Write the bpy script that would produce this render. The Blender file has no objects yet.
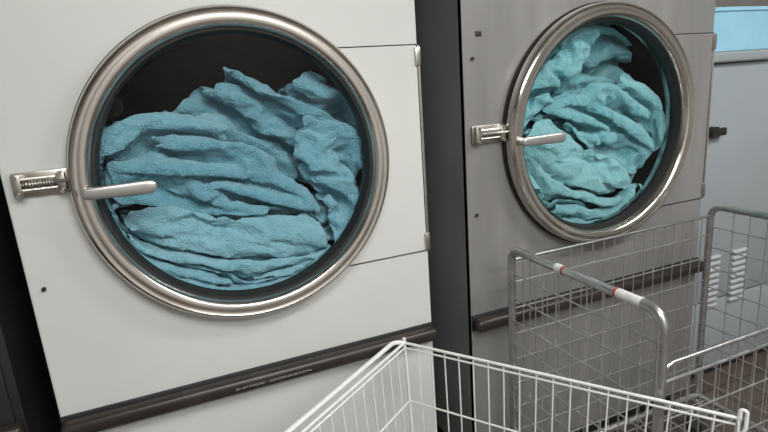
import bpy, bmesh, math, time
import numpy as np
from mathutils import Vector, Matrix
D = bpy.data
COL = bpy.context.scene.collection
sc = bpy.context.scene
FZ = 1.2   # everything is modelled with z=0 at the drum axis; the floor is 1.2 m below

# ------------------------------------------------------------------ materials
def mat(name, col, rough=.5, metal=0., var=.06, vscale=6., bump=0., bscale=60., stretch=None, rvar=0., spec=.5):
    m = D.materials.new(name); m.use_nodes = True
    nt = m.node_tree; N = nt.nodes; L = nt.links
    b = N['Principled BSDF']
    b.inputs['Roughness'].default_value = rough
    b.inputs['Metallic'].default_value = metal
    b.inputs['Specular IOR Level'].default_value = spec
    tc = N.new('ShaderNodeTexCoord'); mp = N.new('ShaderNodeMapping')
    L.new(tc.outputs['Object'], mp.inputs['Vector'])
    if stretch: mp.inputs['Scale'].default_value = stretch
    n = N.new('ShaderNodeTexNoise'); n.inputs['Scale'].default_value = vscale; n.inputs['Detail'].default_value = 6
    L.new(mp.outputs[0], n.inputs['Vector'])
    r = N.new('ShaderNodeValToRGB')
    c = np.array(col[:3])
    r.color_ramp.elements[0].position = .3; r.color_ramp.elements[1].position = .7
    r.color_ramp.elements[0].color = (*np.clip(c*(1-var), 0, 1), 1)
    r.color_ramp.elements[1].color = (*np.clip(c*(1+var), 0, 1), 1)
    L.new(n.outputs['Fac'], r.inputs['Fac']); L.new(r.outputs['Color'], b.inputs['Base Color'])
    if rvar:
        mr = N.new('ShaderNodeMapRange'); mr.inputs['To Min'].default_value = max(rough-rvar, .02); mr.inputs['To Max'].default_value = min(rough+rvar, 1)
        L.new(n.outputs['Fac'], mr.inputs['Value']); L.new(mr.outputs[0], b.inputs['Roughness'])
    if bump:
        n2 = N.new('ShaderNodeTexNoise'); n2.inputs['Scale'].default_value = bscale; n2.inputs['Detail'].default_value = 4
        L.new(mp.outputs[0], n2.inputs['Vector'])
        bp = N.new('ShaderNodeBump'); bp.inputs['Strength'].default_value = bump; bp.inputs['Distance'].default_value = .002
        L.new(n2.outputs['Fac'], bp.inputs['Height']); L.new(bp.outputs[0], b.inputs['Normal'])
    return m

M_white = mat('white_enamel', (.60, .615, .60), .42, 0, .035, 3, .04, 30, rvar=.06)
M_grey = mat('brushed_grey_steel', (.255, .252, .248), .42, .3, .10, 4, .05, 40, stretch=(3, 3, .35), rvar=.08)
M_greyside = mat('grey_side_panel', (.24, .245, .255), .5, .2, .12, 4)
M_steel = mat('door_ring_steel', (.62, .59, .55), .19, 1, .10, 9, .05, 90, rvar=.07)
M_latch = mat('latch_steel', (.50, .48, .44), .35, 1, .15, 40, .1, 120)
M_handle = mat('handle_alloy', (.50, .50, .49), .36, .8, .06, 30)
M_rubber = mat('black_rubber', (.012, .011, .010), .5, 0, .2)
M_rail = mat('dark_bumper', (.035, .028, .024), .36, .2, .25, 14, .05, 60)
M_drum = mat('drum_dark', (.03, .03, .032), .45, .6, .2, 20)
M_dark = mat('dark_cabinet', (.025, .024, .027), .5, .1, .25, 5)
M_chrome = mat('galvanised_tube', (.45, .46, .46), .30, .9, .15, 30, rvar=.08)
M_wire = mat('zinc_wire', (.48, .48, .47), .34, .85, .15, 40)
M_coat = mat('white_coated_wire', (.68, .70, .68), .4, 0, .06, 40)
M_tape = mat('tape_label', (.62, .62, .60), .55, 0, .12, 90)
M_red = mat('red_label', (.35, .06, .05), .5, 0, .1, 90)
M_print = mat('white_print', (.40, .40, .38), .6, 0, .05, 90)
M_mach = mat('pale_blue_grey_enamel', (.27, .305, .325), .42, 0, .04, 4)
M_slot = mat('louver_paint', (.42, .45, .455), .45, 0, .05, 10)
M_tub = mat('blue_plastic', (.30, .58, .74), .28, 0, .06, 8)
M_wall = mat('wall_paint', (.50, .49, .47), .8, 0, .08, 3, .1, 40)
M_ceil = mat('ceiling_paint', (.5, .49, .47), .85, 0, .05, 3)
M_caster = mat('caster_rubber', (.05, .05, .05), .6)
M_shelf = mat('shelf_wood', (.42, .25, .14), .55, 0, .2, 6, stretch=(1, 8, 8))
M_lens = D.materials.new('lamp_diffuser'); M_lens.use_nodes = True
_b = M_lens.node_tree.nodes['Principled BSDF']; _b.inputs['Emission Color'].default_value = (1, .97, .92, 1); _b.inputs['Emission Strength'].default_value = 2.5

# glass
M_glass = D.materials.new('door_glass'); M_glass.use_nodes = True
nt = M_glass.node_tree; nt.nodes.clear()
o = nt.nodes.new('ShaderNodeOutputMaterial'); mx = nt.nodes.new('ShaderNodeMixShader')
tr = nt.nodes.new('ShaderNodeBsdfTransparent'); tr.inputs[0].default_value = (.97, .98, .98, 1)
gl = nt.nodes.new('ShaderNodeBsdfGlossy'); gl.inputs['Roughness'].default_value = .03; gl.inputs[0].default_value = (1, 1, 1, 1)
lw = nt.nodes.new('ShaderNodeLayerWeight'); lw.inputs[0].default_value = .20
nt.links.new(lw.outputs['Fresnel'], mx.inputs[0]); nt.links.new(tr.outputs[0], mx.inputs[1]); nt.links.new(gl.outputs[0], mx.inputs[2]); nt.links.new(mx.outputs[0], o.inputs[0])

def floor_mat():
    m = D.materials.new('terracotta_tile'); m.use_nodes = True
    nt = m.node_tree; N = nt.nodes; L = nt.links; b = N['Principled BSDF']; b.inputs['Roughness'].default_value = .5
    tc = N.new('ShaderNodeTexCoord'); br = N.new('ShaderNodeTexBrick')
    br.offset = 0; br.inputs['Scale'].default_value = 6.5
    br.inputs['Brick Width'].default_value = 1; br.inputs['Row Height'].default_value = 1
    br.inputs['Mortar Size'].default_value = .03
    br.inputs['Color1'].default_value = (.105, .08, .066, 1); br.inputs['Color2'].default_value = (.08, .063, .053, 1); br.inputs['Mortar'].default_value = (.045, .04, .037, 1)
    L.new(tc.outputs['Object'], br.inputs['Vector']); L.new(br.outputs['Color'], b.inputs['Base Color'])
    bp = N.new('ShaderNodeBump'); bp.invert = True; bp.inputs['Strength'].default_value = .5; bp.inputs['Distance'].default_value = .003
    L.new(br.outputs['Fac'], bp.inputs['Height']); L.new(bp.outputs[0], b.inputs['Normal'])
    return m

def towel_mat(name, c0, c1, c2):
    m = D.materials.new(name); m.use_nodes = True
    nt = m.node_tree; N = nt.nodes; L = nt.links; b = N['Principled BSDF']
    b.inputs['Roughness'].default_value = 1; b.inputs['Specular IOR Level'].default_value = .1
    b.inputs['Sheen Weight'].default_value = .6; b.inputs['Sheen Roughness'].default_value = .6
    b.inputs['Sheen Tint'].default_value = (.7, .92, 1, 1)
    at = N.new('ShaderNodeAttribute'); at.attribute_name = 'tone'
    r = N.new('ShaderNodeValToRGB'); e = r.color_ramp.elements
    e[0].color = (*c0, 1); e[1].color = (*c2, 1); k = e.new(.5); k.color = (*c1, 1)
    tc = N.new('ShaderNodeTexCoord')
    n = N.new('ShaderNodeTexNoise'); n.inputs['Scale'].default_value = 60; n.inputs['Detail'].default_value = 8
    L.new(tc.outputs['Object'], n.inputs['Vector'])
    mt = N.new('ShaderNodeMath'); mt.operation = 'MULTIPLY_ADD'; mt.inputs[1].default_value = 1.1; mt.inputs[2].default_value = -.55
    L.new(n.outputs['Fac'], mt.inputs[0])
    ad = N.new('ShaderNodeMath'); ad.operation = 'ADD'; L.new(mt.outputs[0], ad.inputs[0]); L.new(at.outputs['Fac'], ad.inputs[1])
    L.new(ad.outputs[0], r.inputs['Fac']); L.new(r.outputs['Color'], b.inputs['Base Color'])
    v = N.new('ShaderNodeTexVoronoi'); v.inputs['Scale'].default_value = 260
    L.new(tc.outputs['Object'], v.inputs['Vector'])
    n3 = N.new('ShaderNodeTexNoise'); n3.inputs['Scale'].default_value = 70; n3.inputs['Detail'].default_value = 6
    L.new(tc.outputs['Object'], n3.inputs['Vector'])
    a2 = N.new('ShaderNodeMath'); a2.operation = 'ADD'; L.new(v.outputs['Distance'], a2.inputs[0]); L.new(n3.outputs['Fac'], a2.inputs[1])
    bp = N.new('ShaderNodeBump'); bp.inputs['Strength'].default_value = .9; bp.inputs['Distance'].default_value = .006
    L.new(a2.outputs[0], bp.inputs['Height']); L.new(bp.outputs[0], b.inputs['Normal'])
    return m
M_tow1 = towel_mat('towel_teal', (.16, .45, .57), (.24, .57, .70), (.34, .68, .79))
M_tow2 = towel_mat('towel_sea_green', (.15, .47, .53), (.23, .60, .65), (.32, .70, .74))

# ------------------------------------------------------------------ mesh helpers
def link(ob, parent=None):
    COL.objects.link(ob)
    if parent: ob.parent = parent
    return ob
def obj_bm(name, bm, m, parent=None, smooth=True, sharp=40, recalc=True):
    me = D.meshes.new(name)
    if recalc: bmesh.ops.recalc_face_normals(bm, faces=bm.faces)
    if smooth:
        for f in bm.faces: f.smooth = True
        for e in bm.edges:
            if len(e.link_faces) == 2 and e.calc_face_angle(0) > math.radians(sharp): e.smooth = False
    bm.to_mesh(me); bm.free(); me.materials.append(m)
    return link(D.objects.new(name, me), parent)
def empty(name, loc=(0, 0, 0), rz=0):
    e = D.objects.new(name, None); e.empty_display_size = .1; COL.objects.link(e); e.location = loc; e.rotation_euler[2] = rz
    return e
def add_box(bm, x0, x1, y0, y1, z0, z1, bev=0, seg=2):
    r = bmesh.ops.create_cube(bm, size=1)
    for v in r['verts']:
        v.co = Vector((x0+(v.co.x+.5)*(x1-x0), y0+(v.co.y+.5)*(y1-y0), z0+(v.co.z+.5)*(z1-z0)))
    if bev:
        es = set()
        for v in r['verts']:
            for e in v.link_edges: es.add(e)
        bmesh.ops.bevel(bm, geom=list(es), offset=bev, segments=seg, profile=.5, affect='EDGES')
def box(name, x0, x1, y0, y1, z0, z1, m, parent=None, bev=0, seg=2):
    bm = bmesh.new(); add_box(bm, x0, x1, y0, y1, z0, z1, bev, seg)
    return obj_bm(name, bm, m, parent)
def add_tube(bm, pts, r, n=8, cap=True, closed=False):
    P = [Vector(p) for p in pts]
    k = len(P); rings = []
    T = []
    for i in range(k):
        if closed: t = P[(i+1) % k]-P[i-1]
        else: t = P[min(i+1, k-1)]-P[max(i-1, 0)]
        T.append(t.normalized())
    up = Vector((0, 0, 1)) if abs(T[0].z) < .9 else Vector((1, 0, 0))
    a = T[0].cross(up).normalized()
    for i in range(k):
        a = (a-T[i]*a.dot(T[i])).normalized(); b = T[i].cross(a)
        rr = r[i] if hasattr(r, '__len__') else r
        rings.append([bm.verts.new(P[i]+(a*math.cos(2*math.pi*j/n)+b*math.sin(2*math.pi*j/n))*rr) for j in range(n)])
    for i in range(k if closed else k-1):
        A, B = rings[i], rings[(i+1) % k]
        for j in range(n): bm.faces.new((A[j], A[(j+1) % n], B[(j+1) % n], B[j]))
    if cap and not closed: bm.faces.new(rings[0]); bm.faces.new(rings[-1])
def rounded(pts, rad, seg=6):
    P = [Vector(p) for p in pts]; out = [P[0]]
    for i in range(1, len(P)-1):
        a = (P[i-1]-P[i]).normalized(); b = (P[i+1]-P[i]).normalized()
        s = P[i]+a*rad; e = P[i]+b*rad
        for j in range(seg+1):
            t = j/seg; out.append(s*(1-t)**2+P[i]*2*t*(1-t)+e*t*t)
    out.append(P[-1]); return out
def lathe_y(name, prof, m, parent=None, n=160, c=(0, 0), closed=False):
    bm = bmesh.new(); rings = []
    for r, y in prof:
        rings.append([bm.verts.new((c[0]+r*math.cos(2*math.pi*j/n), y, c[1]+r*math.sin(2*math.pi*j/n))) for j in range(n)])
    K = len(rings)
    for i in range(K if closed else K-1):
        A, B = rings[i], rings[(i+1) % K]
        for j in range(n): bm.faces.new((A[j], A[(j+1) % n], B[(j+1) % n], B[j]))
    return obj_bm(name, bm, m, parent, sharp=50)
def panel_hole(name, x0, x1, y0, y1, z0, z1, r, m, parent, bev=.003):
    bm = bmesh.new(); add_box(bm, x0, x1, y0, y1, z0, z1, bev)
    me = D.meshes.new(name); bm.to_mesh(me); bm.free(); me.materials.append(m)
    ob = link(D.objects.new(name, me))
    bm = bmesh.new(); bmesh.ops.create_cone(bm, cap_ends=True, segments=128, radius1=r, radius2=r, depth=.6, matrix=Matrix.Rotation(math.pi/2, 4, 'X'))
    mc = D.meshes.new('c'); bm.to_mesh(mc); bm.free(); cu = link(D.objects.new('c', mc))
    md = ob.modifiers.new('b', 'BOOLEAN'); md.operation = 'DIFFERENCE'; md.object = cu; md.solver = 'EXACT'
    dg = bpy.context.evaluated_depsgraph_get()
    nm = D.meshes.new_from_object(ob.evaluated_get(dg)); ob.modifiers.clear(); ob.data = nm
    if not nm.materials: nm.materials.append(m)
    D.objects.remove(cu); ob.parent = parent
    return ob

# ------------------------------------------------------------------ towels: real cloth dropped into the drum
def cloth_heap(seed, rows=4, slots=3, frames=60, fric=.5, air=.2, bend=.8):
    rng = np.random.default_rng(seed)
    bm = bmesh.new(); R = .335; sec = []
    for z in (3.4, 1.2, .5): sec.append((-R, z))
    for k in range(0, 33):
        a = math.pi+math.pi*k/32; sec.append((R*math.cos(a), R*math.sin(a)))
    for z in (.5, 1.2, 3.4): sec.append((R, z))
    y0, y1 = .004, .20
    A = [bm.verts.new((x, y0, z)) for x, z in sec]; B = [bm.verts.new((x, y1, z)) for x, z in sec]
    n = len(sec)
    for i in range(n-1): bm.faces.new((A[i], A[i+1], B[i+1], B[i]))
    for S in (A, B):
        for i in range(n//2):
            j = n-1-i
            if j-1 > i+1: bm.faces.new((S[i], S[i+1], S[j-1], S[j]))
            elif j-1 == i+1: bm.faces.new((S[i], S[i+1], S[j]))
            else: break
    bmesh.ops.triangulate(bm, faces=bm.faces); bmesh.ops.recalc_face_normals(bm, faces=bm.faces)
    for f in bm.faces: f.normal_flip()
    me = D.meshes.new('bin'); bm.to_mesh(me); bm.free()
    ob = D.objects.new('bin', me); COL.objects.link(ob)
    ob.modifiers.new('c', 'COLLISION'); ob.collision.thickness_outer = .006; ob.collision.cloth_friction = fric; ob.collision.damping = .1
    V = []; F = []; T = []; base = 0
    for row in range(rows):
        for slot in range(slots):
            w = rng.uniform(.40, .46); h = rng.uniform(.5, .58); st = .0205
            nu = int(w/st); nv = int(h/st)
            u, v = np.meshgrid(np.linspace(-w/2, w/2, nu), np.linspace(-h/2, h/2, nv), indexing='ij')
            tilt = rng.choice([-1, 1])*rng.uniform(.1, .9)
            x = u*math.cos(tilt)-v*math.sin(tilt); z = v*math.cos(tilt)+u*math.sin(tilt)
            x = np.clip(x, -.322, .322)
            k = rng.uniform(12, 26, 4); p = rng.uniform(0, 6.28, 4)
            yc = y0+(y1-y0)*(slot+.5)/slots
            y = yc+.011*np.sin(k[0]*x+k[1]*z+p[0])+.008*np.sin(-k[2]*x+k[3]*z+p[1])
            z = z+.10+row*.72+slot*.22
            V.append(np.stack([x.ravel(), y.ravel(), z.ravel()], -1))
            I = np.arange(nu*nv).reshape(nu, nv)+base; base += nu*nv
            F.append(np.stack([I[:-1, :-1], I[1:, :-1], I[1:, 1:], I[:-1, 1:]], -1).reshape(-1, 4))
            T.append(np.full(nu*nv, rng.uniform(.15, .85)))
    V = np.concatenate(V); F = np.concatenate(F); T = np.concatenate(T)
    me = D.meshes.new('t'); me.from_pydata(V.tolist(), [], F.tolist())
    at = me.attributes.new('tone', 'FLOAT', 'POINT'); at.data.foreach_set('value', T.astype(np.float32))
    t = D.objects.new('t', me); COL.objects.link(t)
    m = t.modifiers.new('cl', 'CLOTH'); s = m.settings
    s.quality = 5; s.mass = .25; s.tension_stiffness = 15; s.compression_stiffness = 15; s.shear_stiffness = 5; s.bending_stiffness = bend
    s.tension_damping = 5; s.compression_damping = 5; s.shear_damping = 5; s.bending_damping = .5; s.air_damping = air
    c = m.collision_settings; c.use_collision = True; c.distance_min = .006; c.collision_quality = 2
    c.use_self_collision = True; c.self_distance_min = .010; c.self_friction = fric; c.friction = fric
    m.point_cache.frame_start = 1; m.point_cache.frame_end = frames
    for f in range(1, frames+1): sc.frame_set(f)
    dg = bpy.context.evaluated_depsgraph_get()
    nm = D.meshes.new_from_object(t.evaluated_get(dg))
    D.objects.remove(t); D.objects.remove(ob)
    sc.frame_set(1)
    co = np.zeros(len(nm.vertices)*3); nm.vertices.foreach_get('co', co); co = co.reshape(-1, 3)
    return nm, co
HM, HC = cloth_heap(11)
def place_heap(m, parent, ang, mirror, zk, xk, dz=0, gain=1.):
    co = HC.copy()
    if mirror: co[:, 0] *= -1
    co[:, 2] = -.335+(co[:, 2]+.335)*zk; co[:, 0] *= xk
    ca, sa = math.cos(ang), math.sin(ang)
    x = co[:, 0]*ca-co[:, 2]*sa; z = co[:, 0]*sa+co[:, 2]*ca+dz
    # keep inside the round drum: compress smoothly towards the wall
    # (slightly stronger outward spread in the lower half so the load beds into the drum)
    g = 1+(gain-1)*np.clip(.5-z/.2, 0, 1)
    x = x*g; z = z*g
    r = np.hypot(x, z); rl = np.where(r > .27, .27+.070*np.tanh((r-.27)/.065), r)
    k = rl/np.maximum(r, 1e-6)
    co[:, 0] = x*k; co[:, 2] = z*k; co[:, 1] += .011
    me = HM.copy(); me.name = 'towels'
    me.vertices.foreach_set('co', co.ravel()); me.update()
    me.polygons.foreach_set('use_smooth', np.ones(len(me.polygons), bool))
    me.materials.clear(); me.materials.append(m)
    ob = link(D.objects.new('towels', me), parent)
    so = ob.modifiers.new('thick', 'SOLIDIFY'); so.thickness = .010; so.offset = 0
    su = ob.modifiers.new('sub', 'SUBSURF'); su.levels = 3; su.render_levels = 3
    for nm, sc_, st_ in (('crumple', .060, .012), ('fine_crumple', .024, .003)):
        tx = D.textures.new(nm, 'MUSGRAVE'); tx.musgrave_type = 'RIDGED_MULTIFRACTAL'; tx.noise_scale = sc_; tx.noise_intensity = .6; tx.octaves = 1.2
        di = ob.modifiers.new(nm, 'DISPLACE'); di.texture = tx; di.texture_coords = 'LOCAL'; di.strength = st_; di.mid_level = .5
    return ob

# ------------------------------------------------------------------ dryers
W = 1.019
def dryer(loc, body, side, tm, ang, mirror, zk, xk, dz, gain):
    root = empty('tumble_dryer', loc)
    xl, xr = -W/2-.004, W/2-.004
    bm = bmesh.new()
    add_box(bm, xl, xl+.004, .0, 1.05, -1.12, .85); add_box(bm, xr-.004, xr, .0, 1.05, -1.12, .85)
    add_box(bm, xl+.004, xr-.004, 0.0, 1.05, .846, .85); add_box(bm, xl+.004, xr-.004, 1.046, 1.05, -1.12, .846)
    add_box(bm, xl+.004, xr-.004, 0.0, 1.046, -1.12, -1.116)
    obj_bm('cabinet', bm, side, root)
    box('plinth', xl+.03, xr-.03, .05, 1.0, -1.2, -1.12, M_dark, root)
    panel_hole('front_panel', xl, xr, -.002, .02, -1.12, .85, .352, body, root)
    panel_hole('hinge_plate_gap', .15, xr-.003, -.0045, -.001, -.3125, .2835, .352, M_rubber, root, 0)
    panel_hole('hinge_plate', .15, xr-.006, -.008, -.003, -.309, .280, .352, body, root, .0015)
    bm = bmesh.new(); add_tube(bm, [(xr, -.007, -.31), (xr, -.007, .28)], .004, 8)
    for z in (-.28, .25): add_box(bm, xr-.012, xr+.004, -.014, -.001, z-.025, z+.025, .002)
    obj_bm('panel_hinge', bm, M_latch, root)
    bm = bmesh.new()
    add_box(bm, xl+.0, xr+.006, -.045, .0, -.596, -.553, .017, 5)
    obj_bm('bumper_rail', bm, M_rail, root)
    box('rail_channel', xl, xr, -.010, .0, -.601, -.547, M_dark, root, .003)
    lathe_y('door_ring', [(.377, -.002), (.383, -.010), (.3855, -.024), (.3845, -.040), (.380, -.049), (.373, -.053), (.367, -.050), (.362, -.051), (.350, -.051), (.345, -.048), (.341, -.042), (.338, -.034), (.336, -.028), (.334, -.018), (.333, .0), (.333, .03), (.345, .03), (.377, .03)], M_steel, root, closed=True)
    lathe_y('door_gasket', [(.387, -.001), (.3895, -.010), (.387, -.018), (.379, -.012), (.379, -.001)], M_rubber, root, closed=True)
    lathe_y('glass_seal', [(.338, -.032), (.331, -.031), (.327, -.018), (.325, -.012), (.325, .006), (.336, .006)], M_rubber, root, closed=True)
    bm = bmesh.new()
    bm.faces.new([bm.verts.new((.3255*math.cos(2*math.pi*j/96), -.006, .3255*math.sin(2*math.pi*j/96))) for j in range(96)])
    bm.normal_update()
    if list(bm.faces)[0].normal.y > 0: list(bm.faces)[0].normal_flip()
    obj_bm('door_glass', bm, M_glass, root, False, recalc=False)
    lathe_y('drum', [(.344, .022), (.352, .03), (.352, .62), (.30, .66), (0.001, .66)], M_drum, root)
    bm = bmesh.new()
    for k in range(3):
        a = k*2*math.pi/3+.5
        add_tube(bm, [(.34*math.cos(a), .24, .34*math.sin(a)), (.34*math.cos(a), .6, .34*math.sin(a))], .03, 10)
    obj_bm('drum_lifters', bm, M_drum, root)
    place_heap(tm, root, ang, mirror, zk, xk, dz, gain)
    # latch bracket
    bm = bmesh.new()
    dx, dz = .010, .014
    add_box(bm, -.505+dx, -.395+dx, -.012, -.004, -.018+dz, .036+dz, .003)
    add_box(bm, -.502+dx, -.484+dx, -.030, -.010, -.016+dz, .034+dz, .003)
    add_box(bm, -.418+dx, -.400+dx, -.030, -.010, -.010+dz, .030+dz, .003)
    for z in (.022, -.002): add_tube(bm, [(-.495+dx, -.022, z+dz), (-.405+dx, -.022, z+dz)], .0045, 8)
    hel = [(-.482+dx+.062*t/120, -.022+.008*math.cos(t*.6), .010+dz+.008*math.sin(t*.6)) for t in range(121)]
    add_tube(bm, hel, .002, 6)
    add_tube(bm, [(-.492+dx, -.022, .010+dz), (-.36, -.03, .012+dz), (-.345, -.045, .010+dz)], .005, 10)
    for x in (-.494+dx, -.409+dx):
        for z in (-.011+dz, .029+dz): add_tube(bm, [(x, -.012, z), (x, -.034, z)], .0045, 8)
    obj_bm('latch', bm, M_latch, root)
    # handle
    bm = bmesh.new()
    add_tube(bm, [(-.350, -.045, -.006), (-.350, -.070, -.006)], .012, 16)
    prof = [(-.362, .005), (-.359, .010), (-.350, .0135), (-.30, .0145), (-.26, .015), (-.228, .016), (-.214, .0145), (-.208, .009), (-.206, .003)]
    rings = []
    for i, (x, h) in enumerate(prof):
        yb = -.068-.005*i/len(prof)
        rings.append([bm.verts.new((x, yb+.0065*math.copysign(abs(math.sin(t))**.7, math.sin(t))*min(1, h/.012), -.006+h*math.copysign(abs(math.cos(t))**.8, math.cos(t)))) for t in [2*math.pi*j/16 for j in range(16)]])
    for A, B in zip(rings, rings[1:]):
        for j in range(16): bm.faces.new((A[j], A[(j+1) % 16], B[(j+1) % 16], B[j]))
    bm.faces.new(rings[0]); bm.faces.new(rings[-1])
    obj_bm('door_handle', bm, M_handle, root, sharp=60)
    bm = bmesh.new()
    for x, z in [(xl+.03, -.22), (xl+.03, .24)]:
        add_tube(bm, [(x, -.001, z), (x, -.008, z)], .005, 10)
    obj_bm('screws', bm, M_rail, root)
    return root
d1 = dryer((0, 0, 0), M_white, M_white, M_tow1, math.radians(-9), False, .86, 1.18, 0, 1.14)
d2 = dryer((1.151, -.02, -.005), M_grey, M_greyside, M_tow2, math.radians(-34), True, 1.08, 1.16, 0, 1.12)
box('badge', -.47, -.45, -.004, -.001, .300, .315, M_rail, d2, .001)
box('label', -.51, -.475, -.004, -.001, .272, .280, M_print, d1, .0005)
fc = D.curves.new('rail_lettering', 'FONT'); fc.body = 'DO NOT OVERLOAD  -  CLOSE DOOR BEFORE STARTING'; fc.size = .008; fc.extrude = .0002; fc.align_x = 'CENTER'
fo = link(D.objects.new('rail_lettering', fc), d1); fo.location = (0, -.0453, -.578); fo.rotation_euler = (math.pi/2, 0, 0); fc.materials.append(M_print)

# ------------------------------------------------------------------ dark machine at the far left
dk = empty('dark_dryer', (0, 0, 0))
box('cabinet', -1.65, -.60, .06, 1.05, -1.12, .85, M_dark, dk, .006)
box('front_panel', -1.63, -.62, .05, .062, -1.08, .8, M_dark, dk, .004)
box('plinth', -1.6, -.64, .1, 1.0, -1.2, -1.12, M_dark, dk)
box('bumper_rail', -1.64, -.60, .01, .05, -.60, -.555, M_rail, dk, .012, 4)

# ------------------------------------------------------------------ pale washer on the right
w = empty('washing_machine', (0, 0, 0))
box('cabinet', 1.70, 2.55, .06, .85, -1.14, .17, M_mach, w, .008)
box('worktop', 1.69, 2.56, .035, .86, .172, .212, M_mach, w, .01, 3)
box('front_door', 1.715, 2.535, .048, .062, -.80, .155, M_mach, w, .004)
box('lower_front', 1.715, 2.535, .048, .062, -1.12, -.81, M_mach, w, .004)
box('plinth', 1.74, 2.5, .10, .8, -1.2, -1.14, M_dark, w)
bm = bmesh.new(); add_tube(bm, [(1.775, .05, -.085), (1.775, .02, -.085)], .022, 20); add_box(bm, 1.78, 1.83, .018, .03, -.10, -.07, .005)
obj_bm('knob', bm, M_rubber, w)
for c0 in (1.80, 1.965):
    bm = bmesh.new()
    for k in range(9):
        z = -.61-k*.027
        add_box(bm, c0, c0+.085, .036, .052, z-.008, z+.008, .005, 3)
    obj_bm('louvers', bm, M_slot, w)
bm = bmesh.new(); rings = []
for s, z in [(0.90, 0), (.93, .004), (.96, .06), (1.0, .15), (1.03, .155), (1.03, .168), (.99, .168), (.95, .15), (.90, .012)]:
    ring = []
    for j in range(48):
        t = 2*math.pi*j/48; c, sn = math.cos(t), math.sin(t)
        ring.append(bm.verts.new((2.1+.33*s*math.copysign(abs(c)**.45, c), .36+.24*s*math.copysign(abs(sn)**.45, sn), .2125+z)))
    rings.append(ring)
for A, B in zip(rings, rings[1:]):
    for j in range(48): bm.faces.new((A[j], A[(j+1) % 48], B[(j+1) % 48], B[j]))
bm.faces.new(rings[0]); bm.faces.new(rings[-1])
obj_bm('plastic_tub', bm, M_tub)
sh = empty('wall_shelf', (0, 0, 0))
box('board', 1.75, 3.3, .95, 1.25, .46, .49, M_shelf, sh, .003)
for x in (2.0, 2.9):
    box('bracket', x, x+.02, .98, 1.25, .34, .46, M_latch, sh)

# ------------------------------------------------------------------ carts
def caster(bm_t, bm_w, x, y, z0, ztop):
    add_tube(bm_t, [(x, y, ztop), (x, y, z0+.085)], .008, 10)
    add_box(bm_t, x-.018, x+.018, y-.03, y+.03, z0+.082, z0+.088)
    for s in (-1, 1): add_box(bm_t, x+s*.017-.0015, x+s*.017+.0015, y-.014, y+.014, z0+.03, z0+.084)
    add_tube(bm_w, [(x-.012, y+.0, z0+.036), (x+.012, y, z0+.036)], .036, 20)

def chrome_cart():
    root = empty('laundry_cage_cart', (0, 0, 0))
    x0, x1, yb, yf = .712, 1.558, -.135, -.655
    zt, zb = -.312, -1.06
    fr = bmesh.new(); wi = bmesh.new(); wh = bmesh.new(); tp = bmesh.new(); rd = bmesh.new()
    for x in (x0, x1):
        add_tube(fr, rounded([(x, yb, zb), (x, yb, zt), (x, yf, zt), (x, yf, zb)], .045, 8), .0115, 14)
        add_tube(fr, [(x, yb, zb), (x, yf, zb)], .0115, 12)
        for z in np.arange(zt-.075, zb, -.075): add_tube(wi, [(x, yb, z), (x, yf, z)], .0021, 6)
        for y in np.arange(yf+.055, yb-.03, .055): add_tube(wi, [(x+.004, y, zt-.0), (x+.004, y, zb)], .0018, 6)
    for y in (yb, yf): add_tube(fr, [(x0, y, zb), (x1, y, zb)], .0115, 12)
    add_tube(fr, [(x0, yb, zt-.035), (x1, yb, zt-.035)], .0045, 10)
    for z in np.arange(zt-.105, zb, -.085): add_tube(wi, [(x0, yb, z), (x1, yb, z)], .0023, 6)
    for x in np.arange(x0+.045, x1-.02, .045): add_tube(wi, [(x, yb+.004, zt-.035), (x, yb+.004, zb)], .0019, 6)
    zf = -.432
    add_tube(fr, rounded([(x0, yf, zf-.02), (x0+.02, yf-.004, zf), (x1-.02, yf-.004, zf), (x1, yf, zf-.02)], .01), .006, 10)
    add_tube(fr, [(x0, yf, zf-.045), (x1, yf, zf-.045)], .004, 8)
    for z in np.arange(zf-.14, zb, -.12): add_tube(wi, [(x0, yf, z), (x1, yf, z)], .0023, 6)
    for x in np.arange(x0+.045, x1-.02, .045): add_tube(wi, [(x, yf+.004, zf), (x, yf+.004, zb)], .0019, 6)
    for y in np.arange(yf+.06, yb, .06): add_tube(wi, [(x0, y, zb), (x1, y, zb)], .0024, 6)
    for x in np.arange(x0+.09, x1, .09): add_tube(wi, [(x, yb, zb-.004), (x, yf, zb-.004)], .0028, 6)
    for x in (x0+.03, x1-.03):
        for y in (yb-.03, yf+.03): caster(fr, wh, x, y, -1.2, zb)
    for ya, yb2 in ((-.33, -.355), (-.535, -.60)):
        add_tube(tp, [(x0, ya, zt), (x0, yb2, zt)], .0124, 14)
    add_tube(rd, [(x0, -.355, zt), (x0, -.362, zt)], .0123, 14)
    add_tube(rd, [(x0, -.528, zt), (x0, -.535, zt)], .0123, 14)
    obj_bm('frame', fr, M_chrome, root); obj_bm('wire_mesh', wi, M_wire, root); obj_bm('casters', wh, M_caster, root); obj_bm('tape_labels', tp, M_tape, root); obj_bm('red_bands', rd, M_red, root)
chrome_cart()

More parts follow.
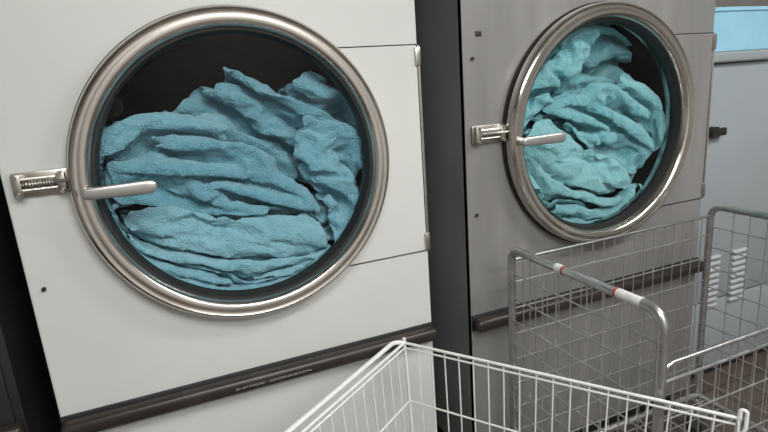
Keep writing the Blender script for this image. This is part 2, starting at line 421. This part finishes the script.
def white_cart():
    ang = math.atan2(-.616, .435)
    root = empty('wire_basket_cart', (.337, -.169, 0), ang)
    Lx, Ly = .754, -.62
    zt, zb = -.5, -.98
    fr = bmesh.new(); wi = bmesh.new(); wh = bmesh.new()
    ins = .03
    C = [(0, 0), (Lx, 0), (Lx, Ly), (0, Ly)]; Cb = [(ins, -ins), (Lx-ins, -ins), (Lx-ins, Ly+ins), (ins, Ly+ins)]
    add_tube(fr, [(x, y, zt) for x, y in C]+[(0, 0, zt)], .0040, 10)
    def at(i, t, s):
        a = Vector((*C[i], zt)); b = Vector((*C[(i+1) % 4], zt)); c = Vector((*Cb[i], zb)); d = Vector((*Cb[(i+1) % 4], zb))
        return (a.lerp(b, t)).lerp(c.lerp(d, t), s)
    for i in range(4):
        n = 19 if i % 2 == 0 else 15
        for s, r in ((.03, .0026), (.35, .0026), (.68, .0026), (1, .005)): add_tube(wi, [at(i, 0, s), at(i, 1, s)], r, 8)
        for k in range(1, n): add_tube(wi, [at(i, k/n, -.004), at(i, k/n, 1)], .0019, 6)
        add_tube(fr, [at(i, 0, -.03), at(i, 0, 1)], .0045, 10)
    # thicker handle rail on the short end
    add_tube(fr, rounded([(0, 0, zt), (-.022, -.02, zt+.006), (-.022, Ly+.02, zt+.006), (0, Ly, zt)], .015, 5), .006, 12)
    for k in range(1, 11): add_tube(wi, [Vector((*Cb[0], zb)).lerp(Vector((*Cb[1], zb)), k/11), Vector((*Cb[3], zb)).lerp(Vector((*Cb[2], zb)), k/11)], .003, 6)
    for (x, y) in Cb: caster(fr, wh, x, y, -1.2, zb)
    for x, y in C[1:3]:
        add_tube(fr, rounded([(x, y, zt-.05), (x+.012, y, zt-.02), (x+.012, y, zt+.02), (x, y, zt+.02), (x, y, zt-.02)], .006, 4), .0035, 8)
    obj_bm('frame', fr, M_coat, root); obj_bm('wire_mesh', wi, M_coat, root); obj_bm('casters', wh, M_caster, root)
white_cart()

# ------------------------------------------------------------------ room
box('floor', -2.6, 4.2, -3.6, 1.4, -1.25, -1.2, floor_mat())
box('ceiling', -2.6, 4.2, -3.6, 1.4, 1.5, 1.55, M_ceil)
box('wall_back', -2.6, 4.2, 1.3, 1.4, -1.2, 1.5, M_wall)
box('wall_front', -2.6, 4.2, -3.7, -3.6, -1.2, 1.5, M_wall)
box('wall_left', -2.7, -2.6, -3.6, 1.4, -1.2, 1.5, M_wall)
box('wall_right', 4.2, 4.3, -3.6, 1.4, -1.2, 1.5, M_wall)
def lamp(x, y, lx, ly, e, col=(1, .985, .96)):
    root = empty('ceiling_lamp', (x, y, 1.5))
    box('housing', -lx/2-.03, lx/2+.03, -ly/2-.03, ly/2+.03, -.05, 0, M_ceil, root, .005)
    box('diffuser', -lx/2, lx/2, -ly/2, ly/2, -.058, -.05, M_lens, root)
    l = D.lights.new('tube_light', 'AREA'); l.shape = 'RECTANGLE'; l.size = lx; l.size_y = ly; l.energy = e; l.color = col
    o = link(D.objects.new('tube_light', l), root); o.location = (0, 0, -.065)
lamp(-.1, -1.9, 1.4, .5, 38)
lamp(2.0, -1.4, 1.3, .4, 42)
lamp(.7, -2.95, 1.3, .4, 60)
wd = D.worlds.new('world'); sc.world = wd; wd.use_nodes = True
wd.node_tree.nodes['Background'].inputs[0].default_value = (.5, .55, .6, 1); wd.node_tree.nodes['Background'].inputs[1].default_value = .15

for o in list(COL.objects):
    if o.parent is None: o.location.z += FZ

# ------------------------------------------------------------------ camera
ps, th, ro = .3808, .2416, -.0726
fw = Vector((math.sin(ps), math.cos(ps), 0)); rt = Vector((math.cos(ps), -math.sin(ps), 0)); zz = Vector((0, 0, 1))
f2 = fw*math.cos(th)-zz*math.sin(th); u2 = zz*math.cos(th)+fw*math.sin(th)
r3 = rt*math.cos(ro)+u2*math.sin(ro); u3 = u2*math.cos(ro)-rt*math.sin(ro)
cd = D.cameras.new('camera'); cd.sensor_width = 36; cd.lens = 527.4*36/768; cd.clip_start = .02
co = link(D.objects.new('camera', cd))
mw = Matrix((r3, u3, -f2)).transposed().to_4x4(); mw.translation = Vector((-.1757, -1.3681, .1783+FZ)); co.matrix_world = mw
sc.camera = co
sc.view_settings.view_transform = 'Standard'
